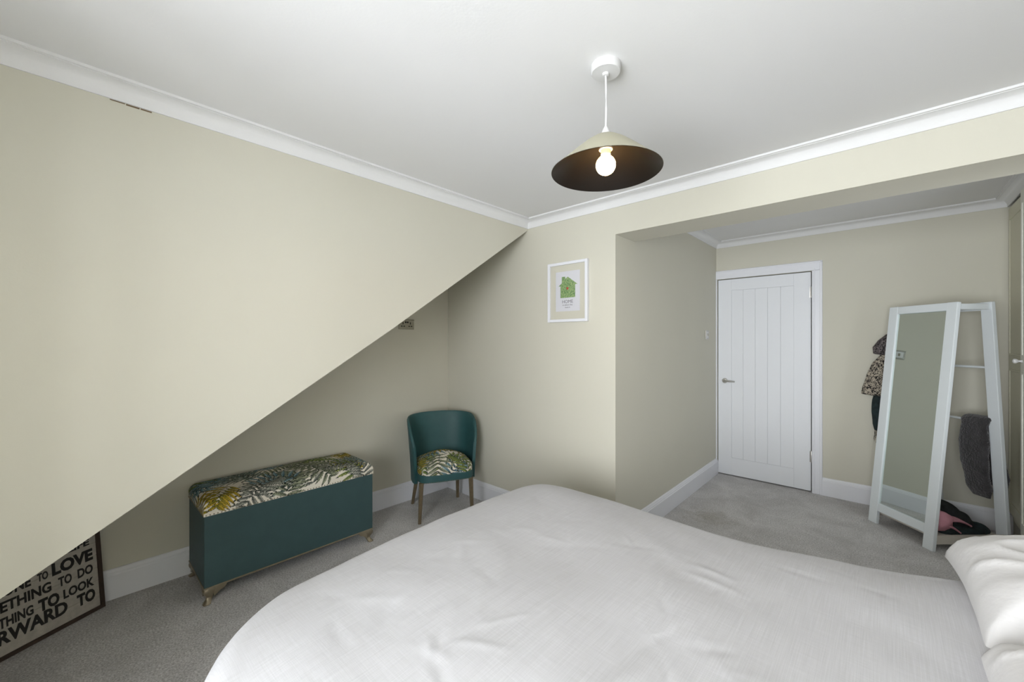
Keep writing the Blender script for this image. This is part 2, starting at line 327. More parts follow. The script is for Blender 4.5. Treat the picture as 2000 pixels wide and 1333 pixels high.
# dark sheet standing in for the shade in the door gaps; architrave
dl = bpy.data.objects.new('trim_4', None); C.objects.link(dl); struct(dl, 'white architrave around the door with a dark sheet as shade in its gaps', 'door frame')
bm = B(); bm_box(bm, DX0-.004, DX1+.004, YD+.055, YD+.09, 0, DZ+.004); obj('gap_shade_backing', bm, 'dark', dl)
def arch(name, x0, x1, z0, z1): 
    bm = B(); bm_box(bm, x0, x1, YD-.018, YD, z0, z1, .003)
    obj(name, bm, 'gloss', dl)
arch('architrave', XR+.0005, DX0-.006, .0, DZ+.006)
arch('architrave', XR-.0005+.001, DX1+.084, DZ+.006, DZ+.092)
arch('architrave', DX1+.006, DX1+.084, 0, DZ+.0055)
box('architrave_bead', 'gloss', dl, (DX1+.020, DX1+.030, YD-.023, YD-.017, .0, DZ+.02), .002)
box('architrave_bead', 'gloss', dl, (DX1+.066, DX1+.080, YD-.024, YD-.017, .0, DZ+.086), .003)
box('architrave_bead', 'gloss', dl, (XR+.004, DX1+.080, YD-.024, YD-.017, DZ+.074, DZ+.088), .003)

# ------------------------------------------------------------------ pendant lamp
LX, LY = -.707, 1.241
pl = thing('pendant_lamp', 'lit pendant lamp with a wide khaki cone shade lined in black', 'lamp', (LX, LY, ZC))
bm = B(); bm_lathe(bm, [(.050, 0), (.050, -.022), (.047, -.027), (.012, -.029), (.010, -.036), (.0, -.037)], n=40); obj('ceiling_rose', bm, 'plastic', pl, True)
bm = B(); bm_tube(bm, [(0, 0, -.03), (.001, 0, -.09), (.002, -.001, -.15), (0, 0, -.215)], .0032, 8); obj('cord', bm, 'plastic', pl, True)
bm = B(); bm_lathe(bm, [(.005, -.212), (.010, -.222), (.016, -.236), (.018, -.250)], n=24); obj('cord_grip', bm, 'plastic', pl, True)
prof = [(.016, -.2455), (.030, -.2465), (.045, -.252), (.075, -.272), (.115, -.305), (.155, -.340), (.187, -.366)]
bm = B(); bm_lathe(bm, prof, n=72, cap=False); sh = obj('lamp_shade', bm, 'shade_out', pl, True)
bm = B(); bm_lathe(bm, [(r-.0008, z-.0022) for r, z in prof[:-1]]+[(.1862, -.3668)], n=72, cap=False); obj('shade_lining', bm, 'shade_in', sh, True)
bm = B(); bm_lathe(bm, [(.0185, -.250), (.0185, -.285), (.023, -.286), (.023, -.292), (.0165, -.293), (.0165, -.309)], n=24); obj('lamp_holder', bm, 'plastic', pl, True)
bm = B(); bm_lathe(bm, [(.0125, -.308)]+[(.0335*math.sin(t), -.3445+.0335*math.cos(t)) for t in [math.radians(a) for a in range(24, 181, 12)]], n=32); obj('bulb', bm, 'bulb', pl, True)

# ------------------------------------------------------------------ palm print
PALM = {}
def palm_field(seed, w, h, nfr):
    rnd = random.Random(seed); leaves = []
    cols = [((38, 64, 68), (176, 188, 172)), ((58, 70, 58), (176, 180, 150)), ((96, 104, 30), (214, 178, 60)), ((60, 92, 50), (168, 176, 96)), ((30, 84, 104), (170, 196, 200)), ((44, 54, 52), (190, 190, 176))]
    gx = max(2, round(w/.18)); gy = max(2, round(h/.18)); spots = [(i, j) for i in range(gx) for j in range(gy)]; rnd.shuffle(spots)
    for (i, j) in (spots*nfr)[:max(6, len(spots)*nfr)]:
        bx = (i+rnd.uniform(.1, .9))*w/gx; by = (j+rnd.uniform(.1, .9))*h/gy; a = rnd.uniform(0, 6.28); Lg = rnd.uniform(.20, .26); bend = rnd.uniform(-1.4, 1.4)
        cin, cout = rnd.choice(cols); n = 8; x, y = bx-math.cos(a)*Lg*.5, by-math.sin(a)*Lg*.5
        for k in range(n):
            f = k/(n-1); ln = .135*(1-.55*abs(f-.35)*1.4)*(1.0 if f < .95 else .8)
            for sd in (-1, 1):
                ang = a+sd*math.radians(66-24*f); leaves.append((x, y, ang, ln, rnd.uniform(.0068, .0098), cin, cout, sd*rnd.uniform(.15, .4)))
            a += bend/n; x += math.cos(a)*Lg/n; y += math.sin(a)*Lg/n
    return leaves
def palm_color(U, V, leaves):
    col = np.empty((U.size, 3)); col[:] = lin((226, 220, 206))
    for (x, y, a, ln, wd_, cin, cout, cb) in leaves:
        du, dv = U-x, V-y; s = (du*math.cos(a)+dv*math.sin(a))/ln
        idx = np.where((s > 0) & (s < 1))[0]
        if not idx.size: continue
        ss = s[idx]; t = -du[idx]*math.sin(a)+dv[idx]*math.cos(a)-cb*ln*ss*ss*.5
        hw = wd_*np.sin(np.pi*np.clip(ss, 0, 1)**.75); q = np.abs(t)/np.maximum(hw, 1e-6)
        inn = q < 1; out = (q >= 1) & (np.abs(t) < hw+.0019)
        ci, co = np.array(lin(cin)), np.array(lin(cout)); k = np.clip((ss*.75+.35*(t > 0)), 0, 1)[:, None]
        c = ci*(1-k)+co*k; c = np.where((np.abs(t) < .0012)[:, None], np.array(lin((34, 42, 40))), c)
        col[idx[inn]] = c[inn]; col[idx[out]] = lin((38, 44, 42))
    return col
def padded(name, w, h, zt, nu, nv, seed, m, parent, dome=.0, r=.035, warp=None, nfr=2, lip=.004):
    """upholstered pad on local z=0: vertical piped sides rolling into a padded top; unrolled cloth carries the print"""
    def prof(L, n):
        side = zt*.55; arc = r*math.pi/2; tot = L-2*r+2*arc+2*side; out = []
        for i in range(n):
            s = tot*i/(n-1); m_ = min(s, tot-s)
            if m_ < side: x = 0; hh = m_/(side)*.55
            elif m_ < side+arc: t = (m_-side)/r; x = r*(1-math.cos(t)); hh = .55+.45*math.sin(t)
            else: x = r+(m_-side-arc); hh = 1
            out.append((x if s < tot/2 else L-x, hh, s))
        return out
    A, Bq = prof(w, nu), prof(h, nv); vs = []; U = []; V = []
    for (x, hx, su) in A:
        for (y, hy, sv) in Bq:
            z = zt*min(hx, hy)*(.35+.65*max(hx, hy)); a, b = 2*x/w-1, 2*y/h-1
            z += dome*max(0, 1-a*a)*max(0, 1-b*b)
            X, Y = x-w/2, y-h/2
            if warp: X, Y = warp(X, Y)
            vs.append((X, Y, z)); U.append(su); V.append(sv)
    fs = [(i*nv+j, (i+1)*nv+j, (i+1)*nv+j+1, i*nv+j+1) for i in range(nu-1) for j in range(nv-1)]
    me = bpy.data.meshes.new(name); me.from_pydata(vs, [], fs); me.shade_smooth()
    U, V = np.array(U), np.array(V); col = palm_color(U, V, palm_field(seed, U.max(), V.max(), nfr))
    at = me.color_attributes.new('print', 'FLOAT_COLOR', 'POINT'); at.data.foreach_set('color', np.concatenate([col, np.ones((len(col), 1))], 1).astype(np.float32).ravel())
    me.materials.append(M[m]); o = bpy.data.objects.new(name, me); C.objects.link(o); o.parent = parent; return o

# ------------------------------------------------------------------ blanket chest
CX0, CX1, CY0, CY1 = -3.044, -2.634, .46, 1.412
ch = thing('blanket_chest', 'teal ottoman chest with a palm-print padded lid and gold feet', 'chest', ((CX0+CX1)/2, (CY0+CY1)/2, 0))
cw, cl = CX1-CX0, CY1-CY0
box('body', 'teal', ch, (-cw/2, cw/2, -cl/2, cl/2, .090, .470), .003)
bm = B(); e = .003
for q in ((-cw/2-e, cw/2+e, -cl/2-e, -cl/2+.004), (-cw/2-e, cw/2+e, cl/2-.004, cl/2+e), (cw/2-.004, cw/2+e, -cl/2, cl/2), (-cw/2-e, -cw/2+.004, -cl/2, cl/2)): bm_box(bm, *q, .083, .092, .002)
obj('bottom_moulding', bm, 'gold', ch)
def cab_leg(sx, sy):
    bm = B(); cx, cy = sx*(cw/2-.024), sy*(cl/2-.026)
    secs = [(.086, .027, 0), (.074, .029, .003), (.062, .027, .005), (.048, .021, .003), (.034, .0155, -.001), (.020, .0140, .004), (.011, .016, .013), (.004, .018, .020), (0, .015, .020)]
    rings = []
    for z, hs, of in secs:
        c = (cx+sx*of*.7, cy+sy*of*.7); rr = []
        for i in range(16):
            t = 2*math.pi*i/16; u, v = math.cos(t), math.sin(t); k = (abs(u)**4+abs(v)**4)**(-.25); rr.append((c[0]+hs*k*u, c[1]+hs*k*v, z))
        rings.append(rr)
    bm_loft(bm, rings)
    wing = [(0, .086), (.058, .086), (.056, .074), (.046, .064), (.030, .058), (.014, .046), (0, .036)]
    # scrolled brackets along the front and along the end
    y0 = cy-sy*.016; bm_prism(bm, [(y0-sy*a, z) for a, z in wing], 0, cx+sx*.010, cx+sx*.026)
    x0 = cx-sx*.016; bm_loft(bm, [[(x0-sx*a, yy, z) for a, z in wing] for yy in (cy+sy*.010, cy+sy*.026)])
    obj('foot', bm, 'gold', ch, True)
for sx in (-1, 1):
    for sy in (-1, 1): cab_leg(sx, sy)
lid = padded('lid', cl+.006, cw+.006, .082, 330, 150, 11, 'print', ch, dome=.016, r=.040, warp=lambda a, b: (-b, a), nfr=2); lid.location = (0, 0, .471)
bm = B()
for k in range(56):
    for sx in (-1, 1): bmesh.ops.create_icosphere(bm, subdivisions=1, radius=.0042, matrix=Matrix.Translation((sx*(cw/2+.003), -cl/2+.008+k*(cl-.016)/55, .476)))
for k in range(22):
    for sy in (-1, 1): bmesh.ops.create_icosphere(bm, subdivisions=1, radius=.0042, matrix=Matrix.Translation((-cw/2+.008+k*(cw-.016)/21, sy*(cl/2+.003), .476)))
o = obj('nail_trim', bm, 'gold', ch, True); o['kind'] = 'stuff'

# ------------------------------------------------------------------ tub chair
tc_ = thing('tub_chair', 'small teal tub chair with a palm-print seat in the alcove corner', 'chair', (-2.700, 2.050, 0), math.atan2(-.436, .9))
# local +x forward, -y is viewer left  (left = -s, so local y = s turned: right-hand = +y)
SW = .215
def shell():
    bm = B(); n = 48; outs = []; TH = .024
    for i in range(n+1):
        t = i/n; a = math.radians(-118+236*t)                 # angle from straight back
        # plan: superellipse horseshoe
        u, v = math.cos(a), math.sin(a); k = (abs(u)**2.8+abs(v)**2.8)**(-1/2.8)
        x = -.245*k*u if u > 0 else -.245*k*u*.75; y = .256*k*v+.022
        f = abs(2*t-1); top = .778-.035*f**2-.17*max(0, (f-.52)/.48)**2.1
        bot = .272
        flare = .035*(1-.0*f)
        rows = []
        nx, ny = -u, v; l = math.hypot(nx, ny); nx /= l; ny /= l
        for z in (bot, bot+.08, bot+.2, (bot+.2+top)/2+.04, top-.012, top):
            g = flare*((z-.272)/.5)**1.4; th = TH if z < top else TH*.45
            rows.append(((x+nx*(g-TH/2+th/2), y+ny*(g-TH/2+th/2), z), (x+nx*(g-TH/2-th/2), y+ny*(g-TH/2-th/2), z)))
        outs.append([r[0] for r in rows]+[r[1] for r in rows[::-1]])
    bm_loft(bm, outs, cap=True); return bm
obj('backrest', shell(), 'tealchair', tc_, 50)
def seat_warp(X, Y):   # padded() pad w=x(depth) h=y(width); round the back, taper towards it
    a, b = X/.215, Y/.222; m_ = max(abs(a), abs(b))
    if m_ < 1e-6: return X, Y
    p = 4.5; k = m_/((abs(a)**p+abs(b)**p)**(1/p)); return X*k, Y*k*(1-.06*(.5-.5*a))
bm = B(); pts = []
for i in range(40):
    t = 2*math.pi*i/40; u, v = math.cos(t), math.sin(t); k = (abs(u)**5+abs(v)**5)**(-.2); pts.append((.212*k*u, .018+.226*k*v*(1-.06*(.5-.5*k*u))))
bm_loft(bm, [[(x, y, z) for x, y in pts] for z in (.305, .309, .358, .362)]); obj('seat_rail', bm, 'tealchair', tc_, True)
seat = padded('seat', .430, .444, .060, 170, 170, 23, 'print', tc_, dome=.070, r=.034, warp=seat_warp, nfr=2); seat.location = (0, .018, .361)
bm = B()
for k in range(30): bmesh.ops.create_icosphere(bm, subdivisions=1, radius=.0035, matrix=Matrix.Translation((.213, -.182+k*.4/29, .309)))
o = obj('braid_trim', bm, 'gold', tc_); o['kind'] = 'stuff'
for sx, sy in ((1, -1), (1, 1), (-1, -1), (-1, 1)):
    bm = B(); top = (sx*.180, .012+sy*.196, .306) if sx > 0 else (-.165, .012+sy*.170, .306); bot = (sx*.192, .008+sy*.208, 0) if sx > 0 else (-.222, sy*.198, 0); rs = []
    for f, hs in ((0, .017), (.5, .0145), (1, .0115)):
        c = Vector(top).lerp(Vector(bot), f); rr = []
        for i in range(12):
            t = 2*math.pi*i/12; u, v = math.cos(t), math.sin(t); k = (abs(u)**5+abs(v)**5)**(-.2); rr.append((c.x+hs*k*u, c.y+hs*k*v, c.z))
        rs.append(rr)
    bm_loft(bm, rs); obj('leg', bm, 'goldleg', tc_, True)

# ------------------------------------------------------------------ lettered sign
sg = thing('wall_sign', 'whitewashed sign with black lettering and dark frame leaning in the alcove', 'sign', (-3.028, .098, .002))
ex = Vector((-.507, .862, 0)); ex.normalize(); nn = Vector((ex.y, -ex.x, 0)); lean = math.radians(6.0)
ey = (Vector((0, 0, 1))*math.cos(lean)-nn*math.sin(lean)); ez = ex.cross(ey)
SM = Matrix(((ex.x, ey.x, ez.x, 0), (ex.y, ey.y, ez.y, 0), (ex.z, ey.z, ez.z, 0), (0, 0, 0, 1)))
SGW, SGH = .500, .425; fwid = .016
def sbox(name, m, x0, x1, y0, y1, z0, z1, bev=.001): return box(name, m, sg, (x0, x1, y0, y1, z0, z1), bev, SM)
nb = 6
for i in range(nb):
    y0 = fwid+(SGH-2*fwid)*i/nb; y1 = fwid+(SGH-2*fwid)*(i+1)/nb; sbox('board', 'signwood', -SGW+fwid, -fwid, y0+.0006, y1-.0006, .001, .010, .001)
sbox('frame_rail', 'signframe', -SGW, 0, 0, fwid, -.002, .020); sbox('frame_rail', 'signframe', -SGW, 0, SGH-fwid, SGH, -.002, .020)
sbox('frame_stile', 'signframe', -SGW, -SGW+fwid, fwid, SGH-fwid, -.002, .020); sbox('frame_stile', 'signframe', -fwid, 0, fwid, SGH-fwid, -.002, .020)
def word(t, u0, u1, v, cap, bold=.0027):
    o = text_mesh('lettering', t, .08, 'signink', sg, Matrix.Identity(4), .0005, bold, 'LEFT'); me = o.data
    xs = [q.co.x for q in me.vertices]; ys = [q.co.y for q in me.vertices]; y1 = max(ys); y0 = min(ys)
    me.transform(SM @ Matrix.Translation((u0, v, .0104)) @ Matrix.Diagonal(((u1-u0)/(max(xs)-min(xs)), cap/(y1-y0), 1, 1)) @ Matrix.Translation((-min(xs), -y0, 0)))
word('TO', -.108, -.034, .060, .060, .0038); word('FORWARD', -.468, -.145, .062, .062, .003)
word('LOOK', -.157, -.035, .132, .045); word('TO', -.247, -.172, .124, .058, .0038); word('SOMETHING', -.468, -.264, .132, .045)
word('DO', -.098, -.036, .198, .046); word('TO', -.172, -.121, .198, .046); word('SOMETHING', -.468, -.198, .198, .048)
word('LOVE', -.192, -.032, .262, .060, .0038); word('TO', -.244, -.206, .264, .038); word('SOMEONE', -.465, -.266, .263, .046)
word('LIFE', -.130, -.043, .343, .032); word('IN', -.185, -.150, .343, .032)

# ------------------------------------------------------------------ picture
pc = thing('picture_frame', 'white framed house print hanging on the cream wall', 'picture', (-1.690, YF, 1.757))
fw_, fh_, fb = .173, .218, .020
for nm, q in (('frame_stile', (-fw_, -fw_+fb, -fh_, fh_)), ('frame_stile', (fw_-fb, fw_, -fh_, fh_)), ('frame_rail', (-fw_+fb, fw_-fb, fh_-fb, fh_)), ('frame_rail', (-fw_+fb, fw_-fb, -fh_, -fh_+fb))):
    box(nm, 'gloss', pc, (q[0], q[1], -.026, -.001, q[2], q[3]), .002)
mt = box('mount', 'mount', pc, (-fw_+fb, fw_-fb, -.012, -.002, -fh_+fb, fh_-fb), 0)
pr = box('print', 'paper', pc, (-.105, .105, -.0128, -.0121, -.140, .150), 0)
bm = B(); hs = [(-.062, -.042), (.066, -.042), (.066, .050), (.086, .050), (.002, .110), (-.020, .094), (-.020, .112), (-.050, .112), (-.050, .066), (-.080, .044), (-.062, .044)]
bm_prism(bm, hs, 1, -.0136, -.0129); obj('house_motif', bm, 'houseprint', pr)
bm = B(); bm_prism(bm, [(.0, .012), (.009, .024), (.009, .032), (.004, .035), (0, .030), (-.004, .035), (-.009, .032), (-.009, .024)], 1, -.0142, -.0137); obj('heart_motif', bm, 'red', pr)
TM = Matrix.Rotation(math.pi/2, 4, 'X')
text_mesh('lettering', 'HOME', .034, 'ink', pr, Matrix.Translation((.0, -.0131, -.082)) @ TM, .0003, 0, 'CENTER')
text_mesh('lettering', 'is where the', .017, 'ink', pr, Matrix.Translation((.0, -.0131, -.100)) @ TM, .0003, 0, 'CENTER')
text_mesh('lettering', 'heart is', .015, 'ink', pr, Matrix.Translation((.0, -.0131, -.117)) @ TM, .0003, 0, 'CENTER')
box('glazing', 'glaze', pc, (-fw_+fb, fw_-fb, -.019, -.018, -fh_+fb, fh_-fb), 0)

# ------------------------------------------------------------------ socket and switch
so = thing('wall_socket', 'brushed metal double socket half hidden by the diagonal wall edge', 'socket', (XA, 1.971, 1.545))
box('plate', 'nickel', so, (0, .009, -.076, .076, -.043, .043), .003)
for y in (-.037, .037):
    for dy, dz, a, b in ((0, .010, .0035, .008), (-.012, -.016, .0065, .0035), (.012, -.016, .0065, .0035)): box('pin_hole', 'dark', so, (.0085, .0095, y+dy-a*1.25, y+dy+a*1.25, dz-b*1.25, dz+b*1.25), 0)
for y in (-.010, .010): box('rocker', 'dark', so, (.008, .012, y-.007, y+.007, .012, .026), .001)
sw = thing('light_switch', 'chrome light switch on the side wall beside the door', 'switch', (XR, 4.300, 1.462))
box('plate', 'chrome', sw, (0, .008, -.045, .045, -.045, .045), .003)
box('surround', 'plastic', sw, (.0075, .0095, -.030, .030, -.030, .030), .001); box('rocker', 'nickel', sw, (.009, .014, -.008, .008, -.014, .014), .002)

# ------------------------------------------------------------------ mirror clothes stand
ms = thing('mirror_stand', 'white A-frame clothes stand with a full-length mirror front', 'mirror stand', (-.098, 4.208, 0), math.atan2(-.717, .697)+math.radians(-.9))
W = .478; HT = 1.662; TT = .026
AF = math.atan2(.172, HT); FM = Matrix.Rotation(-AF, 4, 'X')
AR = math.atan2(.540-.425, HT); RM = Matrix.Translation((0, .540-TT, 0)) @ Matrix.Rotation(AR, 4, 'X')
LF = HT/math.cos(AF); LR = HT/math.cos(AR); st = .066
fbx = lambda nm, x0, x1, z0, z1, y0=0, y1=TT, m='frame': box(nm, m, ms, (x0, x1, y0, y1, z0, z1), .003, FM)
rbx = lambda nm, x0, x1, z0, z1, y0=0, y1=TT, m='frame': box(nm, m, ms, (x0, x1, y0, y1, z0, z1), .003, RM)
fbx('stile', 0, st, 0, LF); fbx('stile', W-st, W, 0, LF)
fbx('rail', st, W-st, LF-.056, LF-.001, .002); fbx('rail', st, W-st, .098, .160, .002)
fbx('mirror_pane', st, W-st, .160, LF-.056, .012, .017, 'mirror')
box('mirror_backing', 'ply', ms, (st, W-st, .0175, .022, .160, LF-.056), 0, FM)
rbx('rear_leg', 0, st, 0, LR); rbx('rear_leg', W-st, W, 0, LR)
rbx('rear_rail', st, W-st, LR-.056, LR-.001)
def bar(z): 
    bm = B(); bm_tube(bm, [(.05, TT/2, z), (W-.05, TT/2, z)], .0085, 12); bmesh.ops.transform(bm, matrix=RM, verts=bm.verts); return obj('hanging_bar', bm, 'frame', ms, True)
bar(1.222); bar(.842)
for xx in (.012, W-.036): box('top_link', 'frame', ms, (xx, xx+.024, .172+.015, .425-.022, HT-.050, HT-.012), .002)
SZ = .095
for xx in (.004, W-.024): box('shelf_side', 'ply', ms, (xx, xx+.020, .036, .505, SZ-.050, SZ+.006), .002)
for k in range(4): box('shelf_slat', 'ply', ms, (.025, W-.025, .040+k*.116, .148+k*.116, SZ-.020, SZ-.006), .002)
MS = Matrix.Translation(ms.location) @ Matrix.Rotation(ms.rotation_euler.z, 4, 'Z')

# ------------------------------------------------------------------ clothes on and behind the stand
def blob_loft(name, secs, m, n=28, rip=.06, seed=0, parent=None, mtx=None, sub=True):
    """secs: (cx, cy, z, half x, half y) - a softly rippled hanging cloth bundle"""
    bm = B(); rings = []; fine = []
    for a, b in zip(secs, secs[1:]):
        for k in range(4): f = k/4; fine.append([p*(1-f)+q*f for p, q in zip(a, b)])
    fine.append(list(secs[-1]))
    for (cx, cy, z, hx, hy) in fine:
        rr = []
        for i in range(n):
            t = 2*math.pi*i/n; v = noise.noise(Vector((math.cos(t)*1.7+seed, math.sin(t)*1.7, z*5)))+.5*noise.noise(Vector((math.cos(t)*4+seed, math.sin(t)*4, z*3)))
            k = 1+rip*v*2; zz = z+.012*noise.noise(Vector((t*2, seed, 1.3)))
            rr.append((cx+hx*k*math.cos(t), cy+hy*k*math.sin(t), zz))
        rings.append(rr)
    bm_loft(bm, rings)
    if mtx is not None: bmesh.ops.transform(bm, matrix=mtx, verts=bm.verts)
    return obj(name, bm, m, parent, 60)
YH = 4.545
hk = thing('coat_hook', 'metal coat hook on the khaki wall behind the mirror stand', 'hook', (.02, YD, 1.42))
box('hook_plate', 'chrome', hk, (-.012, .012, -.004, 0, -.03, .03), .001)
bm = B(); bm_tube(bm, [(0, -.003, .0), (0, -.035, -.008), (0, -.055, .0), (0, -.058, .022)], .004, 8); obj('hook_prong', bm, 'chrome', hk, True)
s1 = blob_loft('scarf', [(.010, YH, .945, .060, .030), (-.012, YH, .955, .125, .034), (-.018, YH, 1.02, .120, .036), (-.010, YH, 1.12, .104, .038), (.004, YH, 1.22, .078, .038), (.018, YH, 1.29, .044, .034)], 'leopard', rip=.10, seed=2)
tag(s1, 'black and cream animal-print scarf hanging behind the mirror stand', 'scarf')
s2 = blob_loft('snood', [(.020, YH, 1.285, .030, .024), (.004, YH, 1.295, .072, .040), (.006, YH, 1.345, .082, .044), (.024, YH, 1.40, .072, .042), (.040, YH, 1.45, .040, .030), (.044, YH, 1.465, .012, .012)], 'knit', rip=.12, seed=6)
tag(s2, 'dark dotted bundle hung above the animal-print scarf', 'scarf')
s3 = thing('fringed_scarf', 'dark green scarf with a fringe hanging below the animal-print scarf', 'scarf', (-.028, YH, .60))
blob_loft('cloth', [(0, 0, .058, .040, .020), (.002, 0, .10, .052, .024), (.004, 0, .20, .056, .026), (.006, 0, .30, .052, .024), (.012, 0, .42, .040, .022)], 'darkgreen', rip=.10, seed=9, parent=s3)
for i in range(9):
    bm = B(); x = -.034+i*.0085; bm_tube(bm, [(x, .004*math.sin(i*2), .062), (x+.004*math.sin(i*3), .006*math.cos(i), .02), (x-.008+.005*math.sin(i*5), .005*math.sin(i), -.028-.012*(i % 3))], [.0035, .003, .0016], 6)
    obj('tassel', bm, 'leopard', s3, True)
# faux-fur scarf over the lower bar, slightly off centre
def fur():
    """a thick plush strip folded over the bar: loft of flat oval sections running front tail > bar > back tail"""
    bm = B(); yb = TT/2; ctr = W-.128; pts = []
    zb = .842
    for k in range(18):                                   # front tail, bottom to top
        f = k/17; z = .325+(zb-.02-.325)*f; pts.append((ctr-.012*math.sin(f*3)+.010*(1-f), yb-.034-.012*math.sin(f*math.pi), z, .080-.008*math.sin(f*7)-.016*max(0, .12-f)/.12, .022))
    for k in range(1, 8):
        t = math.pi*k/8; pts.append((ctr, yb-.032*math.cos(t), zb-.008+.034*math.sin(t), .082, .020))
    for k in range(14):
        f = k/13; z = zb-.02-(zb-.02-.400)*f; pts.append((ctr+.035*f, yb+.034+.008*math.sin(f*math.pi), z, .078-.01*math.sin(f*5), .020))
    rings = []
    for i, (x, y, z, hw, th) in enumerate(pts):
        a = Vector(pts[max(0, i-1)][1:3]); b = Vector(pts[min(len(pts)-1, i+1)][1:3]); d_ = (b-a).normalized(); nrm = Vector((-d_.y, d_.x)); rr = []
        endk = min(1, (i+.6)/2.5, (len(pts)-i-.4)/2.5)
        for j in range(30):
            t = 2*math.pi*j/30; u, v = math.cos(t), math.sin(t); k = (abs(u)**3+abs(v)**3)**(-1/3)
            q = 1+.07*noise.noise(Vector((u*6+i*.35, v*6, i*.5)))+.05*noise.noise(Vector((u*15, v*15, i*1.3)))
            rr.append((x+hw*k*u*q*(.75+.25*endk), y+nrm.x*th*k*v*q*endk, z+nrm.y*th*k*v*q*endk))
        rings.append(rr)
    bm_loft(bm, rings); bmesh.ops.transform(bm, matrix=MS @ RM, verts=bm.verts); return bm
tag(obj('fur_scarf', fur(), 'fur', None, 60), 'charcoal faux-fur scarf folded over the lower bar of the stand', 'scarf')
def heap(name, outline_c, hx, hy, hz, m, label, cat, seed, rotz=0, p=2.4, fold=.35):
    bm = B(); nu, nv = 40, 14; rings = []; c = Vector(outline_c)
    for j in range(nv):
        f = j/(nv-1); rr = []; k0 = math.cos(f*math.pi/2*.97)**.5
        for i in range(nu):
            t = 2*math.pi*i/nu; v = noise.noise(Vector((math.cos(t)*1.6+seed, math.sin(t)*1.6, f*1.5))); k = k0*(1+fold*v)
            x, y = hx*k*math.cos(t), hy*k*math.sin(t); z = hz*math.sin(f*math.pi/2)*(1+.45*noise.noise(Vector((x*9+seed, y*9, 2.2))))
            rr.append((x, y, max(0, z)))
        rings.append(rr)
    bm_loft(bm, rings); bmesh.ops.transform(bm, matrix=MS @ Matrix.Translation(c) @ Matrix.Rotation(rotz, 4, 'Z'), verts=bm.verts)
    return tag(obj(name, bm, m, None, 60), label, cat)
heap('black_garment', (W*.54, .285, SZ-.003), .185, .165, .125, 'blacklace', 'black patterned garment heaped on the lower shelf of the stand', 'clothing', 3, 0, fold=.22)
heap('dark_garment', (W-.100, .300, SZ-.003), .075, .185, .055, 'darkgreen', 'dark green garment on the shelf edge beneath the pink hat', 'clothing', 7, 0, fold=.15)
# pink soft hat: a folded cap with two drooping flaps
pk = thing('pink_hat', 'soft pink hat with a folded flap on the lower shelf of the stand', 'hat', MS @ Vector((W-.085, .125, SZ+.045)), ms.rotation_euler.z)
bm = B(); bmesh.ops.create_uvsphere(bm, u_segments=28, v_segments=16, radius=1)
for v in bm.verts:
    k = 1+.16*noise.noise(v.co*1.8); v.co = Vector((v.co.x*.070*k, v.co.y*.085*k, v.co.z*.070*k+.035))
obj('crown', bm, 'pink', pk, True)
def flap(tip, base, wdt, thk):
    bm = B(); a, b = Vector(base), Vector(tip); d_ = (b-a); side = d_.cross(Vector((0, 0, 1))).normalized(); up = side.cross(d_.normalized()); rings = []
    for k in range(10):
        f = k/9; c = a+d_*f+Vector((0, 0, .018*math.sin(f*math.pi))); wv = wdt*(math.sin(math.pi*min(.97, .32+f*.66))**.8); rr = []
        for i in range(16):
            t = 2*math.pi*i/16; rr.append(c+side*wv*math.cos(t)+up*thk*math.sin(t)*(1-.5*f)+up*.25*wv*math.cos(t)**2)
        rings.append(rr)
    bm_loft(bm, rings); obj('flap', bm, 'pink', pk, True)
flap((.045, .185, .010), (.0, .045, .030), .048, .011); flap((.062, .095, -.030), (.015, .005, .0), .034, .010)

# ------------------------------------------------------------------ fitted wardrobe
wr = thing('wardrobe', 'cream fitted wardrobe with panelled doors at the right edge', 'wardrobe', (XW, 4.0, 0))
# local: x into the wardrobe, y along the front
def wb(nm, m, x0, x1, y0, y1, z0, z1, bev=.002, par=None): return box(nm, m, par or wr, (x0, x1, y0-4.0, y1-4.0, z0, z1), bev)
wb('carcass', 'wardrobe', .022, .63, 3.56, YD-.001, .10, 2.372); wb('plinth', 'dark', .06, .62, 3.57, YD-.022, 0, .10)
def wdoor(y0, y1, x0, m):
    dr = wb('door', m, x0, x0+.020, y0, y1, .165, 2.360)
    for z0, z1 in ((.24, 1.20), (1.30, 2.28)):
        bm = B()
        for q in ((y0+.05, y0+.062, z0, z1), (y1-.062, y1-.05, z0, z1), (y0+.062, y1-.062, z0, z0+.012), (y0+.062, y1-.062, z1-.012, z1)): bm_box(bm, x0-.005, x0+.001, q[0]-4, q[1]-4, q[2], q[3], .002)
        obj('panel_moulding', bm, m, dr)
    return dr
wdoor(4.110, YD-.004, .0, 'wardrobe'); dn = wdoor(3.62, 4.100, -.024, 'wardrobe_edge'); 
bm = B(); bm_lathe(bm, [(.010, 0), (.0065, .006), (.0065, .014), (.012, .020), (.0155, .028), (.0135, .036), (.006, .040), (0, .0405)], n=20)
bmesh.ops.transform(bm, matrix=Matrix.Translation((-.024, 4.055-4.0, 1.272)) @ Matrix.Rotation(-math.pi/2, 4, 'Y'), verts=bm.verts); obj('knob', bm, 'plastic', dn, True)

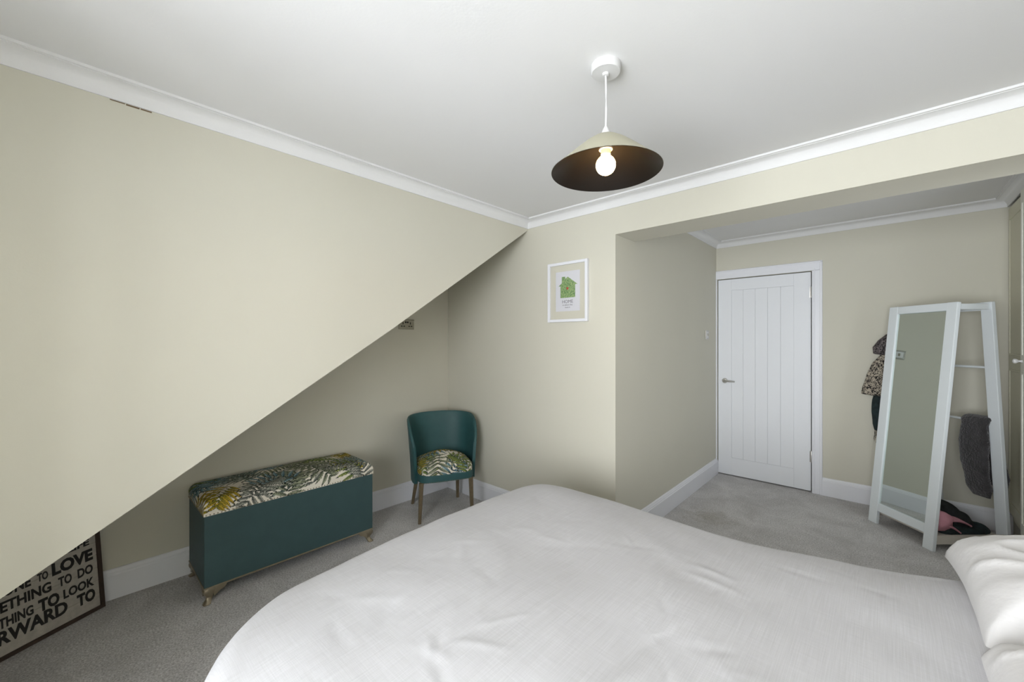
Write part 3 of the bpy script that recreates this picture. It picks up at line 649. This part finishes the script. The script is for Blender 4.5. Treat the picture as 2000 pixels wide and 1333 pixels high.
# ------------------------------------------------------------------ bed
bd = thing('bed', 'double bed base and mattress under the pale linen duvet', 'bed', (-.38, 1.08, 0))
BR = Matrix.Rotation(math.radians(3.5), 4, 'Z')
box('bed_base', 'base', bd, (-.96, .98, -.70, .74, .06, .30), .02, BR); box('mattress', 'mattress', bd, (-.96, .98, -.70, .74, .302, .50), .05, BR)
box('headboard', 'base', bd, (1.02, 1.08, -.76, .80, .02, .95), .02)
for sx in (-.9, .9):
    for sy in (-.62, .66):
        bm = B(); bm_lathe(bm, [(.025, 0), (.025, .062)], (sx, sy, 0), 16); bmesh.ops.transform(bm, matrix=BR, verts=bm.verts); obj('leg', bm, 'dark', bd, True)
def duvet():
    """loft of rings: hanging hem, rolled edge, then the padded top closing towards the middle"""
    raw = [(.50, 1.0), (.50, .46), (.47, .30), (.38, .20), (.22, .155), (-.3, .14), (-.90, .13), (-1.12, .150), (-1.25, .205), (-1.345, .265), (-1.42, .35), (-1.465, .43), (-1.485, .52), (-1.507, .72), (-1.528, 1.0), (-1.535, 1.3), (-1.535, 1.56), (-1.508, 1.72), (-1.44, 1.83), (-1.29, 1.885), (-1.0, 1.897), (-.87, 1.890), (-.74, 1.880), (-.60, 1.868), (-.50, 1.865), (-.365, 1.874), (-.25, 1.912), (-.12, 1.952), (0, 1.988), (.17, 2.070), (.28, 2.085), (.38, 2.06), (.46, 1.98), (.495, 1.86), (.50, 1.6)]
    P = [np.array(p) for p in raw]
    for _ in range(2):
        Q = []
        for a, b in zip(P, P[1:]+P[:1]): Q += [a*.75+b*.25, a*.25+b*.75]
        P = Q
    P = np.array(P+[P[0]]); seg = np.hypot(*(P[1:]-P[:-1]).T); cum = np.concatenate([[0], np.cumsum(seg)]); n = 320
    t = np.linspace(0, cum[-1], n, endpoint=False); O = np.stack([np.interp(t, cum, P[:, 0]), np.interp(t, cum, P[:, 1])], 1)
    tang = np.roll(O, -1, 0)-np.roll(O, 1, 0); tang /= np.hypot(*tang.T)[:, None]; nout = np.stack([-tang[:, 1], tang[:, 0]], 1)
    c = np.array((-.45, 1.02))
    if ((O-c)*nout).sum() < 0: nout = -nout
    zt, zb, r = .605, .15, .10; vs = []
    rnd = random.Random(8); creases = []
    for (cx, cy, m_) in ((-.86, .62, 22), (-1.02, 1.30, 22), (-.30, .95, 18), (-.55, 1.45, 14), (-.05, 1.55, 10), (-1.30, .60, 12), (-.60, .35, 14), (-1.2, 1.0, 12)):
        for _ in range(m_):
            a = rnd.uniform(0, 6.28); x, y = cx+rnd.gauss(0, .09), cy+rnd.gauss(0, .09); l = rnd.uniform(.08, .26); creases.append((x, y, math.cos(a), math.sin(a), l, rnd.uniform(.007, .020), rnd.uniform(-.0026, .0030)))
    def relief(x, y):
        z = noise.noise(Vector((x*1.6+3, y*1.6+1, 0)))*.012+noise.noise(Vector((x*4.1, y*4.1, 3.3)))*.0060+noise.noise(Vector((x*2.6-y*3.4, y*6.5+x*5, 7.3)))*.0028
        for (a, b, ux, uy, l, w_, h_) in creases:
            dx, dy = x-a, y-b; u = dx*ux+dy*uy; v = -dx*uy+dy*ux+.6*u*u
            if 0 < u < l and abs(v) < 4*w_: z += h_*math.sin(math.pi*u/l)*math.exp(-(v/w_)**2)
        return z
    hem = [(0, k/9) for k in range(10)]
    for _, f in hem:
        z = zb+(zt-r-zb)*f
        for i in range(n):
            w_ = (1-f)*(.024*math.sin(t[i]*15+1.2*math.sin(t[i]*3))+.010); p = O[i]+nout[i]*w_; vs.append((p[0], p[1], z+.012*(1-f)*math.sin(t[i]*5)))
    D = np.hypot(*(O-c).T)
    for k in range(1, 9):
        a = math.pi/2*k/8; off = r*(1-math.cos(a))
        for i in range(n):
            p = O[i]-nout[i]*off; vs.append((p[0], p[1], zt-r+r*math.sin(a)+relief(*p)*math.sin(a)**3))
    I = O-nout*r; m = 76
    for k in range(1, m):
        f = k/m
        for i in range(n):
            p = I[i]+(c-I[i])*f; d_ = D[i]*f; vs.append((p[0], p[1], zt+.030*(1-math.exp(-d_*4.5))+relief(*p)))
    R_ = len(vs)//n; vs.append((c[0], c[1], zt+.03+relief(*c)))
    fs = [(k*n+i, k*n+(i+1) % n, (k+1)*n+(i+1) % n, (k+1)*n+i) for k in range(R_-1) for i in range(n)]+[((R_-1)*n+i, (R_-1)*n+(i+1) % n, len(vs)-1) for i in range(n)]
    me = bpy.data.meshes.new('duvet'); me.from_pydata(vs, [], fs); bm = B(); bm.from_mesh(me); bmesh.ops.recalc_face_normals(bm, faces=bm.faces); bm.to_mesh(me); bm.free()
    me.shade_smooth(); me.materials.append(M['linen'])
    o = bpy.data.objects.new('duvet', me); C.objects.link(o); return o
tag(duvet(), 'pale slub-linen duvet spread over the bed', 'duvet')
def pillow(loc, L, Wd, T, rot, seed, label):
    n = 56; vs = []; 
    for s in (1, -1):
        for i in range(n):
            for j in range(n):
                u, v = -1+2*i/(n-1), -1+2*j/(n-1)
                e = max(0, (1-abs(u)**3.2))*max(0, (1-abs(v)**3.2)); th = T/2*e**.42
                # edges bow inwards, corners stay as ears
                x = u*L/2*(1-.075*(1-v*v)*abs(u)); y = v*Wd/2*(1-.065*(1-u*u)*abs(v))
                k = min(1, e*3)
                w1 = noise.noise(Vector((x*6+seed, y*6, s)))*.012+(1-abs(noise.noise(Vector((x*5+y*4+seed, y*8, 2*s)))))**5*.012
                vs.append((x, y, s*(th+w1*k)+.006*noise.noise(Vector((x*7, y*7, seed)))*(1-k)-.045*max(abs(u), abs(v))**5-.02*(u*v)**2))
    fs = []
    for s in range(2):
        for i in range(n-1):
            for j in range(n-1):
                q = [s*n*n+i*n+j, s*n*n+(i+1)*n+j, s*n*n+(i+1)*n+j+1, s*n*n+i*n+j+1]; fs.append(q if s == 0 else q[::-1])
    me = bpy.data.meshes.new('pillow'); me.from_pydata(vs, [], fs)
    bm = B(); bm.from_mesh(me); bmesh.ops.remove_doubles(bm, verts=bm.verts, dist=.0008); bm.to_mesh(me); bm.free()
    me.shade_smooth(); me.materials.append(M['linen_pillow']); o = bpy.data.objects.new('pillow', me); C.objects.link(o)
    o.location = loc; o.rotation_euler = rot; return tag(o, label, 'pillow', 'pillows at the head of the bed')
pillow((.405, 1.848, .712), .50, .60, .17, (math.radians(2), math.radians(-9), math.radians(2)), 1.0, 'white pillow nearest the mirror stand at the bed head')
pillow((.395, 1.225, .706), .50, .60, .16, (math.radians(-2), math.radians(-9), math.radians(-1)), 5.0, 'white pillow at the lower right corner nearest the viewer')
